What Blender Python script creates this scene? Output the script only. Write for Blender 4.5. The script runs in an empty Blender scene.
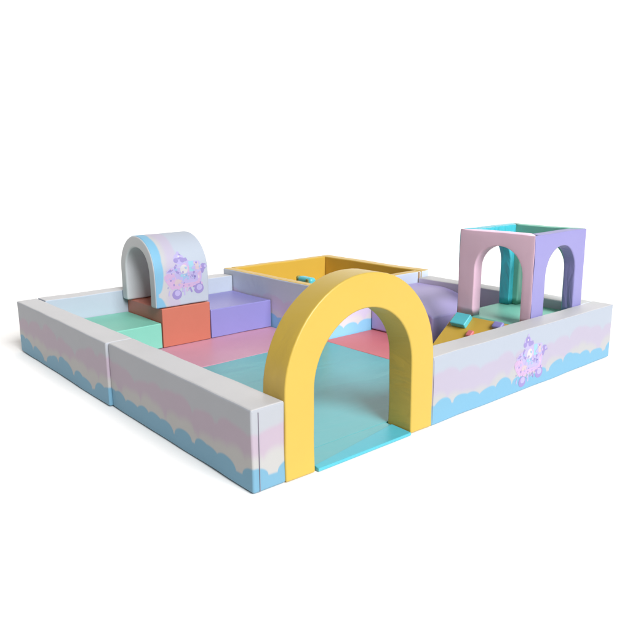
import bpy, bmesh, math, random
from mathutils import Vector, Matrix, noise
from mathutils.bvhtree import BVHTree
random.seed(4)
C = bpy.context.scene.collection
W, D, H, T = 2.436, 2.368, 0.30, 0.12        # footprint, wall height and thickness

# ------------------------------------------------------------------ helpers
def new_mat(name):
    m = bpy.data.materials.new(name); m.use_nodes = True
    return m, m.node_tree, m.node_tree.nodes['Principled BSDF']

def node(nt, kind, **kw):
    n = nt.nodes.new(kind)
    for k, v in kw.items(): setattr(n, k, v)
    return n

def math_node(nt, op, a, b=None, c=None):
    n = node(nt, 'ShaderNodeMath', operation=op)
    for i, v in enumerate((a, b, c)):
        if v is None: continue
        if isinstance(v, (int, float)): n.inputs[i].default_value = v
        else: nt.links.new(v, n.inputs[i])
    return n.outputs[0]

def add_creases(nt, bsdf, strength, scale=(5, 5, 5), fine=0.25):
    """soft puckers of vinyl stretched over foam"""
    tc = node(nt, 'ShaderNodeNewGeometry')
    mp = node(nt, 'ShaderNodeMapping'); mp.inputs['Scale'].default_value = scale
    nt.links.new(tc.outputs['Position'], mp.inputs['Vector'])
    n1 = node(nt, 'ShaderNodeTexNoise'); n1.inputs['Scale'].default_value = 1.0
    n1.inputs['Detail'].default_value = 3; n1.inputs['Distortion'].default_value = 0.8
    nt.links.new(mp.outputs[0], n1.inputs['Vector'])
    n2 = node(nt, 'ShaderNodeTexNoise'); n2.inputs['Scale'].default_value = 260
    nt.links.new(tc.outputs['Position'], n2.inputs['Vector'])
    h = math_node(nt, 'MULTIPLY_ADD', n2.outputs[0], 0.012 * fine, n1.outputs[0])
    bp = node(nt, 'ShaderNodeBump'); bp.inputs['Strength'].default_value = strength
    bp.inputs['Distance'].default_value = 0.03
    nt.links.new(h, bp.inputs['Height']); nt.links.new(bp.outputs[0], bsdf.inputs['Normal'])

def vinyl(name, col, rough=0.5, crease=0.10, scale=(5, 5, 5), var=0.05, spec=0.55):
    m, nt, b = new_mat(name)
    geo = node(nt, 'ShaderNodeNewGeometry')
    nz = node(nt, 'ShaderNodeTexNoise'); nz.inputs['Scale'].default_value = 7; nz.inputs['Detail'].default_value = 5
    nt.links.new(geo.outputs['Position'], nz.inputs['Vector'])
    hs = node(nt, 'ShaderNodeHueSaturation'); hs.inputs['Color'].default_value = (*col, 1)
    v = math_node(nt, 'MULTIPLY_ADD', nz.outputs[0], var * 2, 1 - var)
    nt.links.new(v, hs.inputs['Value']); nt.links.new(hs.outputs[0], b.inputs['Base Color'])
    b.inputs['Roughness'].default_value = rough
    b.inputs['Specular IOR Level'].default_value = spec
    add_creases(nt, b, crease, scale)
    return m

INK = dict(top=(.36, .39, .44), pink=(.385, .345, .42), cream=(.40, .39, .385), blue=(.16, .345, .47))
def cloud_print(name, seed=0.0, mode='wall', low=0.052, up=0.0, gain=1.0, ink=None):
    """printed bands of scalloped cloud: blue below, cream, pink, pale blue above"""
    m, nt, b = new_mat(name)
    geo = node(nt, 'ShaderNodeNewGeometry'); sx = node(nt, 'ShaderNodeSeparateXYZ')
    nt.links.new(geo.outputs['Position'], sx.inputs[0])
    X, Y, Z = sx.outputs
    if mode == 'wall':
        u = math_node(nt, 'ADD', math_node(nt, 'ADD', X, Y), seed); v = Z
    else:                                   # the tunnel's print runs along its length
        u = math_node(nt, 'ADD', math_node(nt, 'SUBTRACT', Z, Y), seed)
        v = math_node(nt, 'SUBTRACT', X, 0.597)
    def line(base, freq, amp, slow, off):
        if mode != 'wall': freq, amp = freq * .62, amp * 1.1
        w = math_node(nt, 'MULTIPLY_ADD', u, freq, off)
        vo = node(nt, 'ShaderNodeTexVoronoi', voronoi_dimensions='1D'); vo.inputs['Scale'].default_value = 1
        vo.inputs['Randomness'].default_value = 0.75; nt.links.new(w, vo.inputs['W'])
        d = vo.outputs['Distance']
        s = math_node(nt, 'SQRT', math_node(nt, 'MAXIMUM', math_node(nt, 'SUBTRACT', 0.36, math_node(nt, 'MULTIPLY', d, d)), 0.0))
        nz = node(nt, 'ShaderNodeTexNoise', noise_dimensions='1D'); nz.inputs['Scale'].default_value = 1
        nz.inputs['Detail'].default_value = 1
        nt.links.new(math_node(nt, 'MULTIPLY_ADD', u, freq * 0.33, off + 7.3), nz.inputs['W'])
        h = math_node(nt, 'MULTIPLY_ADD', s, amp, base)
        return math_node(nt, 'ADD', h, math_node(nt, 'MULTIPLY', math_node(nt, 'SUBTRACT', nz.outputs[0], 0.5), slow))
    def mask(h, soft):
        mr = node(nt, 'ShaderNodeMapRange', interpolation_type='SMOOTHSTEP')
        mr.inputs['From Min'].default_value = -soft; mr.inputs['From Max'].default_value = soft
        nt.links.new(math_node(nt, 'SUBTRACT', h, v), mr.inputs['Value'])
        return mr.outputs[0]
    def mix(f, a, bcol):
        mx = node(nt, 'ShaderNodeMix', data_type='RGBA')
        nt.links.new(f, mx.inputs['Factor'])
        if isinstance(a, tuple): mx.inputs['A'].default_value = (*a, 1)
        else: nt.links.new(a, mx.inputs['A'])
        mx.inputs['B'].default_value = (*bcol, 1)
        return mx.outputs['Result']
    k = 1.0 if mode == 'wall' else 0.7
    PB = {q: tuple(x * gain for x in c) for q, c in (ink or INK).items()}
    c = mix(mask(line((.178 + up) * k, 8, .055, .085, 3.1), .012), PB['top'], PB['pink'])
    c = mix(mask(line((.088 + up) * k, 9, .06, .085, 9.7), .022), c, PB['cream'])
    c = mix(mask(line(low, 9, .062, .07, 1.3), .006), c, PB['blue'])
    nt.links.new(c, b.inputs['Base Color'])
    b.inputs['Roughness'].default_value = 0.5; b.inputs['Specular IOR Level'].default_value = 0.3
    add_creases(nt, b, 0.10)
    return m

def link(name, me, parent=None, loc=None):
    o = bpy.data.objects.new(name, me); C.objects.link(o)
    if parent is not None: o.parent = parent
    if loc is not None: o.location = loc
    return o

def tag(o, label=None, cat=None, group=None, kind=None):
    for k, v in (('label', label), ('category', cat), ('group', group), ('kind', kind)):
        if v: o[k] = v
    return o

def empty(name, loc, label, cat, group=None):
    o = link(name, None, loc=loc); o.empty_display_size = .1
    return tag(o, label, cat, group)

def cuts(L, r, step):
    a = [0, .586 * r, r]
    n = max(1, round((L - 2 * r) / step))
    a += [r + (L - 2 * r) * i / n for i in range(1, n)]
    return a + [L - r, L - .586 * r, L]

def rounded_block(size, r=0.012, step=0.05, amp=0.0025, freq=5.0, seed=0, fmap=None, bulge=0.0):
    """foam block with rolled edges, skin slightly uneven; fmap bends it"""
    ax = [cuts(size[i], r, step) for i in range(3)]
    n = [len(a) for a in ax]
    verts, idx, faces = [], {}, []
    def vid(i, j, k):
        key = (i, j, k)
        if key not in idx:
            p = [ax[0][i], ax[1][j], ax[2][k]]
            q = [min(max(p[t], r), size[t] - r) for t in range(3)]
            d = Vector([p[t] - q[t] for t in range(3)])
            if d.length > 1e-9: d = d.normalized() * max(abs(x) for x in d)
            p = Vector(q) + d
            if bulge:
                c = [(p[t] / size[t]) * 2 - 1 for t in range(3)]
                for t in range(3):
                    o1, o2 = (t + 1) % 3, (t + 2) % 3
                    p[t] += bulge * c[t] * (1 - c[o1] ** 2) * (1 - c[o2] ** 2)
            idx[key] = len(verts); verts.append(p)
        return idx[key]
    for a, b, c in ((0, 1, 2), (1, 2, 0), (2, 0, 1)):
        for side in (0, n[c] - 1):
            for i in range(n[a] - 1):
                for j in range(n[b] - 1):
                    q = []
                    for di, dj in ((0, 0), (1, 0), (1, 1), (0, 1)):
                        key = [0, 0, 0]; key[a] = i + di; key[b] = j + dj; key[c] = side
                        q.append(vid(*key))
                    faces.append(q if side else q[::-1])
    out = []
    for p in verts:
        v = Vector(fmap(p)) if fmap else p.copy()
        if amp:
            v = v + noise.noise_vector(v * freq + Vector((seed * 3.7, seed * 1.3, seed))) * amp
        out.append(v)
    return out, faces

def finish(name, verts, faces, mats, parent=None, pick=None, loc=(0, 0, 0), weighted=True):
    me = bpy.data.meshes.new(name)
    L = Vector(loc)
    me.from_pydata([tuple(Vector(v) - L) for v in verts], [], faces); me.update()
    bm = bmesh.new(); bm.from_mesh(me)
    bmesh.ops.recalc_face_normals(bm, faces=bm.faces)
    for f in bm.faces:
        f.smooth = True
        if pick: f.material_index = pick(f.normal, f.calc_center_median() + L)
    bm.to_mesh(me); bm.free()
    for m in (mats if isinstance(mats, (list, tuple)) else [mats]): me.materials.append(m)
    o = link(name, me, parent)
    if parent is None: o.location = L
    elif parent is not None: o.location = L - Vector(parent.location)
    if weighted:
        wn = o.modifiers.new('weighted_normals', 'WEIGHTED_NORMAL'); wn.weight = 60
    return o

def block(name, lo, hi, mats, parent=None, pick=None, r=.012, step=.05, amp=.0025, seed=0, bulge=0.0, warp=None):
    lo, hi = Vector(lo), Vector(hi)
    def fm(p):
        q = p + lo
        return warp(q) if warp else q
    v, f = rounded_block(hi - lo, r, step, amp, seed=seed, fmap=fm, bulge=bulge)
    base = Vector(((lo.x + hi.x) / 2, (lo.y + hi.y) / 2, lo.z))
    return finish(name, v, f, mats, parent, pick, base)

# ------------------------------------------------------------------ materials
top_m = vinyl('wall_top_vinyl', (.515, .50, .495), .5, .10, var=.03)
INK_WARM_SHADE = dict(top=(.37, .38, .405), pink=(.40, .325, .385), cream=(.415, .405, .39), blue=(.15, .315, .425))  # warm shade of the left walls painted into a second ink set
print_a = cloud_print('cloud_print_vinyl', 0.0, up=.012, ink=INK_WARM_SHADE)
print_b = cloud_print('cloud_print_vinyl_pen', 4.37)
print_pit = cloud_print('cloud_print_vinyl_pit', 2.11, gain=1.6)
print_tun = cloud_print('cloud_print_vinyl_tunnel', 1.2, 'tunnel', low=.024, gain=1.1)
inner_m = vinyl('pale_inner_vinyl', (.40, .44, .50), .5, .10, var=.03)
lifted_inner_m = vinyl('blush_inner_vinyl_lifted', (.66, .58, .66), .5, .10, var=.03)  # inner vinyl lightened in colour to lift the shaded back-right wall face
yellow = vinyl('yellow_vinyl', (.53, .36, .055), .42, .16, var=.03)
yellow_fold = vinyl('yellow_vinyl_creased', (.52, .365, .060), .42, .22, (4, 4, 11), var=.03)
yellow_pit = vinyl('golden_vinyl', (.56, .35, .045), .45, .10, var=.03)
teal_mat = vinyl('teal_mat_vinyl', (.095, .39, .41), .36, .20, (2.2, 6, 2), var=.05)
cyan_edge = vinyl('cyan_edge_vinyl', (.075, .42, .50), .42, .15, (6, 6, 6), var=.04)
pink_mat = vinyl('pink_mat_vinyl', (.55, .27, .35), .42, .12, var=.04)
coral_mat = vinyl('coral_mat_vinyl', (.60, .155, .165), .48, .10, var=.04)
mint = vinyl('mint_vinyl', (.18, .49, .37), .48, .10, var=.04)
orange = vinyl('orange_vinyl', (.47, .135, .085), .42, .08, var=.03)
purple = vinyl('purple_vinyl', (.225, .205, .465), .40, .09, var=.03)
plum = vinyl('soft_purple_vinyl', (.45, .37, .67), .45, .10, var=.03)
pink = vinyl('pink_vinyl', (.92, .61, .74), .48, .10, var=.03)
lavender = vinyl('lavender_vinyl', (.25, .23, .465), .48, .10, var=.03)
teal = vinyl('turquoise_vinyl', (.09, .48, .53), .42, .12, var=.03)
lav_fold = vinyl('lavender_vinyl_gathered', (.25, .23, .465), .42, .45, (13, 13, 5), var=.03, spec=.5)
teal_fold = vinyl('turquoise_vinyl_gathered', (.06, .48, .56), .36, .7, (17, 17, 5), var=.03, spec=.5)
pink_fold = vinyl('pink_vinyl_gathered', (.86, .56, .69), .45, .25, (14, 14, 5), var=.03)
mint_fold = vinyl('mint_vinyl_gathered', (.18, .49, .37), .42, .4, (18, 18, 5), var=.03)
dark_seam = vinyl('seam_thread', (.20, .18, .22), .7, .0)
brown_seam = vinyl('zip_tape', (.42, .22, .07), .7, .0)
white_in = vinyl('white_foam_vinyl', (.58, .58, .59), .5, .12, var=.03)
E_ = {k: vinyl('emblem_' + k, c, .5, .08, var=.05) for k, c in dict(
    violet=(.25, .20, .42), lilac=(.38, .33, .54), pink=(.48, .32, .48), peach=(.48, .38, .40), cream=(.50, .47, .47),
    cyan=(.25, .44, .52), blue=(.26, .38, .54), ink=(.17, .14, .34)).items()}

# ------------------------------------------------------------------ floor
def sweep():
    yaw = math.radians(49.3)
    f = Vector((math.cos(yaw), math.sin(yaw), 0)); s = Vector((-f.y, f.x, 0))
    prof = [(-9, 0), (-4, 0), (0, 0), (5.0, 0)]
    R = 2.2
    prof += [(5.0 + R * math.sin(a), R - R * math.cos(a)) for a in [math.pi / 2 * i / 14 for i in range(1, 15)]]
    prof += [(5.0 + R, 4.5), (5.0 + R, 8)]
    org = Vector((1.2, 1.2, 0)); vs, fs = [], []
    for d, z in prof:
        for w in (-13, 13): vs.append(org + f * d + s * w + Vector((0, 0, z - .004)))
    for i in range(len(prof) - 1): fs.append([2 * i, 2 * i + 1, 2 * i + 3, 2 * i + 2])
    m = vinyl('white_paper', (.96, .93, .89), .9, .0, var=.0, spec=.0)
    me = bpy.data.meshes.new('floor'); me.from_pydata(vs, [], fs); me.materials.append(m)
    for p in me.polygons: p.use_smooth = True
    o = link('floor', me); o['kind'] = 'structure'
sweep()

# ------------------------------------------------------------------ printed emblem (flat print on the cover)
def circle(cx, cy, r, n=18, sx=1.0): return [(cx + r * sx * math.cos(2 * math.pi * i / n), cy + r * math.sin(2 * math.pi * i / n)) for i in range(n)]
def rect(x0, y0, x1, y1): return [(x0, y0), (x1, y0), (x1, y1), (x0, y1)]
def scal(x0, x1, y, h, n):
    pts = [(x0, y - h), (x1, y - h)]
    for i in range(n):
        for j in range(6):
            a = math.pi * j / 5
            xm = x1 - (x1 - x0) * (i + .5) / n
            pts.append((xm + (x1 - x0) / n / 2 * math.cos(a), y + 14 * math.sin(a)))
    return pts
EMB = [
 ('lilac', [(236, 210), (300, 190), (360, 172), (470, 182), (486, 290), (470, 390), (230, 400), (214, 300)]),
 ('lilac', [(340, 190), (356, 160), (378, 174), (366, 200)]), ('pink', [(300, 196), (340, 190), (346, 214), (312, 204)]),
 ('pink', [(122, 292), (160, 262), (214, 276), (238, 330), (226, 398), (196, 424), (160, 380), (128, 330)]),
 ('lilac', [(140, 262), (176, 226), (226, 208), (262, 224), (256, 262), (204, 266), (168, 272)]),
 ('violet', [(150, 256), (186, 232), (212, 240), (186, 258)]),
 ('violet', [(218, 218), (240, 190), (252, 200), (238, 226), (250, 258), (284, 272), (272, 288), (236, 272)]),
 ('lilac', [(222, 160), (246, 106), (280, 88), (322, 116), (336, 160), (306, 196), (256, 192)]),
 ('violet', circle(280, 120, 30)), ('violet', circle(248, 158, 22)), ('violet', circle(310, 158, 24)),
 ('violet', [(324, 140), (350, 138), (358, 166), (330, 178)]),
 ('cream', circle(312, 244, 42, 18, .86)),
 ('cyan', rect(362, 176, 408, 272)), ('peach', rect(414, 188, 456, 262)), ('lilac', rect(408, 180, 414, 272)),
 ('pink', rect(346, 216, 362, 280)),
 ('violet', [(466, 232), (492, 206), (524, 214), (544, 256), (510, 262), (492, 300), (474, 292)]),
 ('blue', rect(296, 286, 352, 372)), ('lilac', rect(352, 280, 440, 362)),
 ('ink', rect(352, 306, 360, 342)), ('ink', rect(368, 290, 375, 346)), ('ink', rect(383, 302, 390, 344)), ('ink', circle(412, 322, 11)),
 ('peach', circle(252, 366, 38)), ('pink', [(438, 292), (462, 284), (472, 330), (458, 372), (438, 366)]),
 ('cream', rect(442, 308, 456, 342)),
 ('pink', scal(208, 470, 404, 30, 7)), ('pink', [(400, 376), (446, 362), (488, 386), (480, 412), (404, 408)]),
 ('violet', circle(234, 468, 46)), ('lilac', circle(240, 456, 27)), ('violet', circle(446, 438, 48)), ('lilac', circle(452, 428, 28)),
 ('lilac', rect(300, 418, 313, 484)), ('violet', [(352, 420), (368, 416), (386, 460), (372, 468)]), ('lilac', rect(398, 418, 406, 440)),
 ('lilac', [(152, 456), (164, 426), (176, 420), (166, 444), (164, 470), (156, 476)]),
 ('pink', rect(328, 418, 338, 452)), ('pink', circle(148, 318, 22)), ('pink', circle(176, 290, 20)), ('lilac', circle(206, 316, 16)),
 ('violet', circle(182, 334, 9)), ('cyan', circle(286, 300, 13)), ('violet', circle(436, 196, 10)), ('lilac', circle(518, 236, 13)),
 ('violet', rect(414, 400, 424, 428)), ('lilac', [(280, 404), (300, 404), (292, 430)]), ('violet', circle(352, 392, 8)), ('violet', circle(300, 396, 7)),
 ('lilac', circle(286, 84, 13)), ('cream', circle(282, 122, 9)), ('ink', rect(399, 300, 404, 338)), ('violet', rect(456, 376, 470, 398)),
 ('violet', circle(330, 300, 6)), ('cream', rect(304, 296, 318, 304)), ('lilac', [(262, 300), (286, 318), (270, 340), (254, 326)]),
]
rg = random.Random(23)
for i in range(46):                               # small scattered ornaments of the print
    cx, cy = rg.uniform(140, 490), rg.uniform(200, 440)
    if cx > 440 and cy < 200: continue
    r = rg.uniform(5, 15); n = rg.choice((4, 5, 7)); a0 = rg.uniform(0, 6)
    EMB.append((rg.choice(('violet', 'violet', 'lilac', 'pink', 'blue', 'lilac')),
                [(cx + r * rg.uniform(.6, 1.3) * math.cos(a0 + 2 * math.pi * k / n), cy + r * rg.uniform(.6, 1.3) * math.sin(a0 + 2 * math.pi * k / n)) for k in range(n)]))
def emblem(parent, fmap, w, h, out):
    keys = list(E_)
    bm = bmesh.new()
    L0 = Vector(parent.location)
    tree = BVHTree.FromPolygons([v.co + L0 for v in parent.data.vertices], [tuple(p.vertices) for p in parent.data.polygons])
    def seat(p, lift):                       # lay the print on the cover itself
        hit, nrm, _, _ = tree.find_nearest(p)
        n = out(hit)
        return hit + n * lift
    for n, (k, pts) in enumerate(EMB):
        b2 = bmesh.new()
        vs = [b2.verts.new(((x - 330) / 420 * w, -((y - 300) / 420) * h, 0.0004 + n * 0.000011)) for x, y in pts]
        f = b2.faces.new(vs)
        if f.normal.z < 0 or True:
            b2.normal_update()
            if f.normal.z < 0: f.normal_flip()
        bmesh.ops.triangulate(b2, faces=b2.faces[:])
        for c in range(-9, 10):
            bmesh.ops.bisect_plane(b2, geom=b2.verts[:] + b2.edges[:] + b2.faces[:], plane_co=(0, c * h / 18, 0), plane_no=(0, 1, 0))
        mp = {v: bm.verts.new(seat(fmap(v.co), v.co.z)) for v in b2.verts}
        for f in b2.faces:
            g = bm.faces.new([mp[v] for v in f.verts]); g.material_index = keys.index(k)
        b2.free()
    L = Vector(parent.location)
    bmesh.ops.translate(bm, verts=bm.verts, vec=-L)
    me = bpy.data.meshes.new('emblem'); bm.to_mesh(me); bm.free()
    for k in keys: me.materials.append(E_[k])
    return link('emblem', me, parent)

# ------------------------------------------------------------------ the printed walls round the pen
WG = 'low cloud-printed foam walls round the play pen'
def wall(lo, hi, mat, label, seed, inner=None, inside=None, lean=None):
    """inner: axis and sign of the face turned into the pen, which is plain"""
    def pick(n, c):
        if n.z > .71: return 1
        if inner and n[inner[0]] * inner[1] > .7: return 2
        return 0
    o = block('foam_wall', lo, hi, [mat, top_m, inside or inner_m], None, pick, r=.009 if lean else .006, amp=.003, seed=seed, bulge=.001, warp=lean)
    return tag(o, label, 'foam wall', WG, 'thing')
wn_ = wall((0, .002, 0), (T, 1.121, H), print_a, 'cloud-printed foam wall from the arch end up to the bright seam, nearest to the camera', 1, (0, 1), None, lambda q: Vector((q.x + (-.021 + .015 * q.y / 1.12) * (1 - q.x / T), q.y, q.z)))
wf_ = wall((0, 1.123, 0), (T - .003, D, H + .002), print_a, 'cloud-printed foam wall beyond the bright seam, ending at the far left corner', 2, (0, 1), None, lambda q: Vector((q.x + (-.019 + .017 * (q.y - 1.12) / 1.25) * (1 - q.x / T), q.y, q.z)))
wr_ = wall((.896, 0, 0), (W, T, H), print_b, 'bright cloud-printed foam wall with carriage emblem, right of the yellow arch', 3, (1, 1))
wb_ = wall((T + .0, D - T, 0), (1.425, D, H + .004), print_b, 'foam wall behind the white tunnel, between left corner and ball pit', 4, (1, -1))
wq_ = wall((W - T, T + .003, 0), (W, 1.306, H), print_pit, 'foam wall behind the arched tower and curved purple slide', 5, (0, -1), lifted_inner_m)
# seams: a dark zip line down the near corner, thread lines on the tops
def strip(name, lo, hi, m, parent): return block(name, lo, hi, [m], parent, r=min(.0012, min(hi[i] - lo[i] for i in range(3)) * .4), step=.2, amp=0)
strip('seam', (.0045, -.0018, .004), (.0066, .004, .287), dark_seam, wn_)
strip('seam', (.9005, -.0012, .01), (.9025, .004, .285), dark_seam, wr_)
emblem(wr_, lambda p: Vector((1.632 + p.x, -.0035 - p.z, .143 + p.y)), .285, .245, lambda q: Vector((0, -1, 0)))

# ------------------------------------------------------------------ yellow arch gate
def arch_map(cx, zc, ro, t, y0, z0):
    leg = zc - z0; rm = ro - t / 2; arc = math.pi * rm; total = 2 * leg + arc
    def fm(p):                                # p.x along, p.y across (0 = outside), p.z depth
        s, d = p.x, ro - p.y
        if s < leg: return Vector((cx - d, y0 + p.z, z0 + s))
        if s > leg + arc: return Vector((cx + d, y0 + p.z, z0 + total - s))
        a = (s - leg) / rm
        return Vector((cx - d * math.cos(a), y0 + p.z, zc + d * math.sin(a)))
    return fm, total
fm, tot = arch_map(.504, .307, .389, .132, -.004, 0)
v, f = rounded_block((tot, .132, .128), .007, .03, .0028, 6, 7, fm)
def arch_pick(n, c):
    d = Vector((c.x - .504, 0, max(c.z - .307, 0)))
    inward = -(n.x * (c.x - .504) + n.z * max(c.z - .307, 0))
    return 1 if inward > .12 and c.x > .5 and abs(n.y) < .6 else 0
arch = finish('foam_arch', v, f, [yellow, yellow_fold], None, arch_pick, (.504, .06, 0))
tag(arch, 'big yellow foam arch forming the gate in the front wall', 'foam arch')

# ------------------------------------------------------------------ floor mats
MG = 'thin foam floor mats inside the pen'
def mat_obj(poly_rects, z, m, label, ramp=None, seed=0):
    vs, fs = [], []
    for lo, hi in poly_rects:
        v, f = rounded_block(Vector((hi[0] - lo[0], hi[1] - lo[1], z)), .004, .04, .0018, 4, seed, lambda p: p + Vector((lo[0], lo[1], 0)))
        n = len(vs); vs += v; fs += [[i + n for i in q] for q in f]
    return vs, fs
def teal_warp(p):
    q = Vector((p.x, p.y, p.z))
    return q
vs, fs = mat_obj([((T + .006, .132), (1.449, 1.328))], .013, teal_mat, '', seed=2)
v2, f2 = rounded_block(Vector((.50, .138, .013)), .003, .03, .0008, 4, 5, lambda p: Vector((.257 + p.x, -.004 + p.y, p.z)))
def fold(p): return p
v2 = [fold(p) for p in v2]
n = len(vs); vs += v2; fs += [[i + n for i in q] for q in f2]
m1 = finish('floor_mat', vs, fs, [teal_mat], None, None, (.79, .73, 0)); tag(m1, 'teal foam mat running in through the yellow arch', 'floor mat', MG)
# the bright folded front edge of the mat, wider towards its right end
def sill(p):
    k = p.x / .5; back = .012 + .085 * k; t = p.y / .1
    y = -.012 + t * (back + .012)
    return Vector((.2575 + p.x, y, p.z / .02 * (.0125 + .0045 * t)))
v, f = rounded_block(Vector((.499, .1, .02)), .003, .03, .0008, 4, 5, sill)
finish('front_edge', v, f, [cyan_edge], m1, None, (.5, .03, 0))
vs, fs = mat_obj([((T + .006, 1.331), (1.426, D - T - .006))], .0135, pink_mat, '', seed=3)
m2 = finish('floor_mat', vs, fs, [pink_mat], None, None, (.78, 1.79, 0)); tag(m2, 'pink foam mat in front of the orange and purple blocks', 'floor mat', MG)
vs, fs = mat_obj([((1.452, T + .006), (W - T - .004, 1.306))], .0125, coral_mat, '', seed=4)
m3 = finish('floor_mat', vs, fs, [coral_mat], None, None, (1.88, .72, 0)); tag(m3, 'coral red foam mat below the front of the ball pit', 'floor mat', MG)

# ------------------------------------------------------------------ step blocks and tunnel at the back
Z0 = .016
s1 = block('foam_step', (T + .012, 1.803, Z0), (.624, D - T - .004, .166), [mint], seed=6, r=.006)
tag(s1, 'low mint green foam step in the left corner', 'foam step', 'foam steps on either side of the orange block')
s2 = block('foam_block', (.629, 1.800, Z0), (.955, D - T - .004, .250), [orange], seed=7, r=.006)
tag(s2, 'orange foam block carrying the white half-round tunnel', 'foam block')
s3 = block('foam_step', (.962, 1.802, Z0), (1.424, D - T - .004, .197), [purple], seed=8, r=.006)
tag(s3, 'flat purple foam step between orange block and ball pit', 'foam step', 'foam steps on either side of the orange block')

def tunnel_map(yc, zc, ro, t, x0, z0):
    leg = zc - z0; rm = ro - t / 2; arc = math.pi * rm; total = 2 * leg + arc
    def fm(p):
        s, d = p.x, ro - p.y
        if s < leg: return Vector((x0 + p.z, yc - d, z0 + s))
        if s > leg + arc: return Vector((x0 + p.z, yc + d, z0 + total - s))
        a = (s - leg) / rm
        return Vector((x0 + p.z, yc - d * math.cos(a), zc + d * math.sin(a)))
    return fm, total
TY, TZ, TR, TT = 2.022, .444, .220, .070
fm, tot = tunnel_map(TY, TZ, TR, TT, .597, .2535)
v, f = rounded_block((tot, TT, .356), .011, .03, .0025, 6, 9, fm)
def tun_pick(n, c):
    if abs(n.x) > .6: return 1
    outw = n.y * (c.y - TY) + n.z * max(c.z - TZ, 0)
    return 0 if outw > 0 else 1
tun = finish('foam_tunnel', v, f, [print_tun, white_in], None, tun_pick, (.775, TY, .2535))
tag(tun, 'white half-round foam tunnel with carriage emblem on the orange block', 'foam tunnel')
def tun_emb(p):
    s = .432 + p.y; off = .0015 + p.z
    if s <= TZ: return Vector((.802 + p.x, TY - TR - off, s))
    a = (s - TZ) / TR
    return Vector((.802 + p.x, TY - (TR + off) * math.cos(a), TZ + (TR + off) * math.sin(a)))
emblem(tun, tun_emb, .295, .272, lambda q: Vector((0, q.y - TY, max(q.z - TZ, 0))).normalized())

# ------------------------------------------------------------------ ball pit in the far corner
PX, PY, PH, PT = 1.431, 1.312, .342, .062
pit = empty('ball_pit', ((PX + W) / 2, (PY + D) / 2, 0), 'square ball pit with cloud-printed sides and yellow lining', 'ball pit')
def pit_side(lo, hi, outn, seed):
    def pick(n, c): return 0 if n.dot(Vector(outn)) > .75 else 1
    return block('side_panel', lo, hi, [print_pit, yellow_pit], pit, pick, r=.009, amp=.0025, seed=seed)
pit_side((PX, PY, 0), (PX + PT, D, PH), (-1, 0, 0), 11)
pit_side((PX + PT + .001, PY + .001, 0), (W - PT - .02, PY + PT, PH), (0, -1, 0), 12)
pit_side((W - PT - .019, PY, 0), (W, D, PH), (0, -1, 0), 13)
pit_side((PX + PT + .001, D - PT, 0), (W - PT - .02, D, PH), (0, 1, 0), 14)
block('bottom_pad', (PX + PT + .002, PY + PT + .002, 0), (W - PT - .022, D - PT - .002, .03), [yellow_pit], pit, seed=15)
strip('zip', (2.322, PY - .003, .20), (2.332, PY + .003, PH - .004), brown_seam, pit)
# a teal toy standing inside the pit, its top just over the rim
toy = empty('foam_toy', (1.60, 1.64, .03), 'small teal foam toy peeking over the rim of the yellow ball pit', 'foam toy')
block('toy_body', (1.565, 1.565, .031), (1.62, 1.70, .350), [teal], toy, r=.02, step=.03, amp=.004, seed=16)
dk = vinyl('dark_green_vinyl', (.20, .22, .06), .5, .1)
block('ear', (1.575, 1.704, .26), (1.61, 1.726, .348), [dk], toy, r=.012, step=.03, amp=.003, seed=17)
block('ear', (1.552, 1.575, .25), (1.562, 1.60, .345), [dk], toy, r=.005, step=.03, amp=.003, seed=18)

# ------------------------------------------------------------------ curved purple slide between pit and tower
def slide_warp(p):
    h = (p.z - Z0) / (.27 - Z0)
    y0, y1 = .80, 1.10
    zt = .27
    if p.y < y1:
        t = (y1 - p.y) / (y1 - y0)
        zt = .27 - .095 * (t ** 1.7)
    return Vector((p.x, p.y, Z0 + h * (zt - Z0)))
sl = block('foam_slide', (1.862, .80, Z0), (W - T - .004, PY - .004, .27), [plum], r=.012, step=.03, amp=.002, seed=19, warp=slide_warp)
tag(sl, 'rounded purple foam slide between ball pit and arched tower', 'foam slide')

# ------------------------------------------------------------------ platform, ramp with holds, arched tower
TX0, TX1, TY0, TY1, TZ0, TZ1 = 1.81, 2.314, T + .004, .588, .252, .72
pf = block('foam_platform', (TX0 + .002, TY0, Z0), (TX1, TY1 + .01, .249), [mint], seed=20)
tag(pf, 'mint green foam platform under the arched tower', 'foam platform')

def ramp_z(x): return .018 + (x - 1.51) * (.248 - .018) / .298
rp = empty('climbing_ramp', (1.66, .36, Z0), 'yellow foam climbing ramp with holds leading up to the tower', 'climbing ramp')
def ramp_warp(p):
    h = (p.z - Z0) / .232
    return Vector((p.x, p.y, Z0 + h * max(.004, ramp_z(p.x) - Z0)))
block('slope', (1.51, TY0, Z0), (1.808, TY1 + .008, Z0 + .232), [yellow_pit], rp, r=.006, step=.04, amp=.0015, seed=21, warp=ramp_warp)
sl_a = math.atan2(.23, .298)
def on_ramp(p):                                # p: along x on the slope, y, height off it
    return Vector((p.x - math.sin(sl_a) * p.z, p.y, ramp_z(p.x) + math.cos(sl_a) * p.z))
def hold(lo, hi, m, seed, label, r=.006):
    lo, hi = Vector(lo), Vector(hi)
    v, f = rounded_block(hi - lo, r, .03, .0015, seed=seed, fmap=lambda p: on_ramp(p + lo))
    o = finish('climbing_hold', v, f, [m], rp, None, on_ramp((lo + hi) / 2)); o['label'] = label
hold((1.736, .468, -.002), (1.800, .566, .030), teal, 22, 'teal block-shaped hold')
hold((1.765, .262, -.002), (1.800, .322, .022), purple, 23, 'purple hold', .01)
hold((1.695, .40, -.002), (1.728, .436, .016), coral_mat, 24, 'small red hold', .007)

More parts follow.
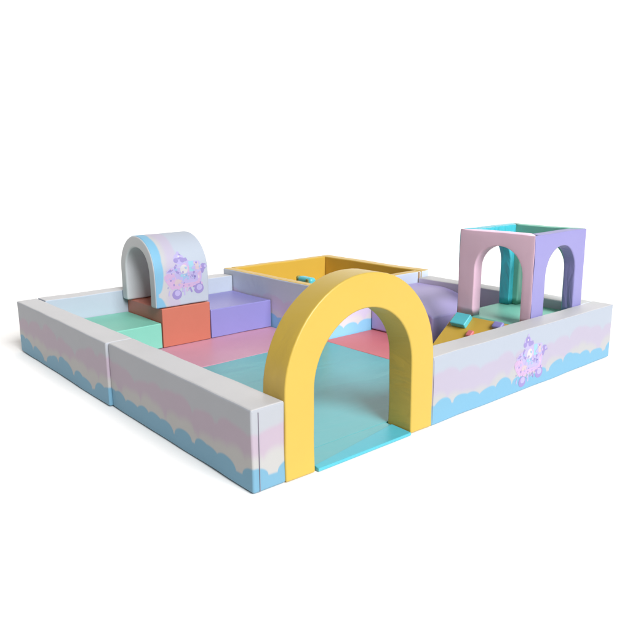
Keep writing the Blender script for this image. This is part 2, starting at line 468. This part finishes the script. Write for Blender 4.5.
tw = empty('foam_tower', ((TX0 + TX1) / 2, (TY0 + TY1) / 2, TZ0), 'open-topped foam tower of four pastel arched panels', 'foam tower')
PTK = .068
def arched_panel(w, h, c, ro, spring, fix, mats, seed):
    """panel with an arched doorway: outline pairs lerped across, fix(u, v, depth) places it"""
    NA = 20; pts_i, pts_o = [], []
    for i in range(7):
        z = spring * i / 6; pts_i.append((c - ro, z)); pts_o.append((0, z))
    for i in range(1, NA):
        a = math.pi * i / NA
        px, pz = c - ro * math.cos(a), spring + ro * math.sin(a)
        pts_i.append((px, pz))
        dx, dz = -math.cos(a), math.sin(a)
        t = min([(w - c) / dx if dx > 1e-6 else 9, c / -dx if dx < -1e-6 else 9, (h - spring) / dz if dz > 1e-6 else 9])
        pts_o.append([c + dx * t, spring + dz * t])
    for cx in (0, w):                          # snap the nearest sample to each top corner
        j = min(range(7, 7 + NA - 1), key=lambda k: (pts_o[k][0] - cx) ** 2 + (pts_o[k][1] - h) ** 2)
        pts_o[j] = (cx, h)
    for i in range(7):
        z = spring * (6 - i) / 6; pts_i.append((c + ro, z)); pts_o.append((w, z))
    N = len(pts_i); e = .007
    ring = [(0, e), (.02, e * .3), (.045, 0), (.3, 0), (.65, 0), (.93, 0), (.98, e * .3), (1, e)]   # across: outer 0 .. inner 1, with depth inset
    sec = [(t, d) for t, d in ring] + [(1, PTK * .35), (1, PTK * .7)] + [(t, PTK - d) for t, d in ring[::-1]] + [(0, PTK * .7), (0, PTK * .35)]
    vs, fs, M = [], [], len(sec)
    for i in range(N):
        for t, d in sec:
            u = pts_o[i][0] + (pts_i[i][0] - pts_o[i][0]) * t; v = pts_o[i][1] + (pts_i[i][1] - pts_o[i][1]) * t
            P = Vector(fix(u, v, d))
            vs.append(P + noise.noise_vector(P * 6 + Vector((seed, seed, 0))) * .0025)
    for i in range(N - 1):
        for j in range(M):
            fs.append([i * M + j, i * M + (j + 1) % M, (i + 1) * M + (j + 1) % M, (i + 1) * M + j])
    fs.append(list(range(M))); fs.append([(N - 1) * M + j for j in range(M)][::-1])
    inner_faces = set()
    cen = Vector(fix(c, spring * .8, PTK / 2)); nrm = (Vector(fix(0, 0, 1)) - Vector(fix(0, 0, 0))).normalized()
    def pick(n, cc):
        d = cc - cen; d -= nrm * d.dot(nrm)
        inside = abs(n.dot(nrm)) < .5 and n.dot(d) < 0
        return 1 if inside else 0
    return finish('arch_panel', vs, fs, mats, tw, pick, fix(w / 2, 0, PTK / 2))
hh, yw, xw = TZ1 - TZ0, TY1 - TY0, TX1 - TX0
def mitre(u, w, d): return min(max(u, d + .0006), w - d - .0006)     # panels meet at 45 degrees in the corners
p1 = arched_panel(yw, hh, .334 - TY0, .146, .250, lambda u, v, d: (TX0 + d, TY0 + mitre(u, yw, d), TZ0 + v), [pink, pink_fold], 1); p1['label'] = 'pink arched panel'
p2 = arched_panel(xw, hh, 2.075 - TX0, .147, .248, lambda u, v, d: (TX0 + mitre(u, xw, d), TY0 + d, TZ0 + v), [lavender, lav_fold], 2); p2['label'] = 'lavender arched panel'
p3 = arched_panel(yw, hh, .346 - TY0, .140, .250, lambda u, v, d: (TX1 - d, TY0 + mitre(u, yw, d), TZ0 + v), [mint, mint_fold], 3); p3['label'] = 'mint arched panel'
p4 = arched_panel(xw, hh, 2.062 - TX0, .146, .250, lambda u, v, d: (TX0 + mitre(u, xw, d), TY1 - d, TZ0 + v), [teal_fold, teal_fold], 4); p4['label'] = 'turquoise arched panel'

# ------------------------------------------------------------------ light, world, camera
world = bpy.data.worlds.new('World'); bpy.context.scene.world = world; world.use_nodes = True
bg = world.node_tree.nodes['Background']; bg.inputs[0].default_value = (1, .90, .82, 1); bg.inputs[1].default_value = .15

def area(name, pos, target, size, power, col=(1, 1, 1)):
    l = bpy.data.lights.new(name, 'AREA'); l.shape = 'SQUARE'; l.size = size; l.energy = power; l.color = col
    o = bpy.data.objects.new(name, l); C.objects.link(o); o.location = pos
    o.rotation_euler = (Vector(target) - Vector(pos)).to_track_quat('-Z', 'Y').to_euler()
    return o
el, az = math.radians(36), math.radians(-97)
ctr = Vector((1.2, 1.2, 0)); dist = 60
area('key_softbox', ctr + dist * Vector((math.cos(el) * math.cos(az), math.cos(el) * math.sin(az), math.sin(el))), ctr, 30, 1.72 * math.pi ** 2 * dist ** 2, (.95, .985, 1.03))

cam = bpy.data.cameras.new('camera'); co = bpy.data.objects.new('camera', cam); C.objects.link(co)
cam.sensor_width = 36; cam.lens = 682.864 / 630 * 36; cam.clip_start = .05; cam.clip_end = 500
yaw, pit_, roll = .859847399, .224710109, -.00704325879
fw = Vector((math.cos(yaw) * math.cos(pit_), math.sin(yaw) * math.cos(pit_), -math.sin(pit_)))
rt = Vector((math.sin(yaw), -math.cos(yaw), 0)); up = rt.cross(fw)
r2 = rt * math.cos(roll) + up * math.sin(roll); u2 = -rt * math.sin(roll) + up * math.cos(roll)
mw = Matrix((r2, u2, -fw)).transposed().to_4x4(); mw.translation = Vector((-1.23101, -1.72527, 1.09763))
co.matrix_world = mw
sc = bpy.context.scene; sc.camera = co
sc.view_settings.view_transform = 'Standard'; sc.view_settings.look = 'None'
sc.view_settings.exposure = 0; sc.view_settings.gamma = 1
sc.cycles.max_bounces = 8; sc.cycles.diffuse_bounces = 5
sc.cycles.use_denoising = True
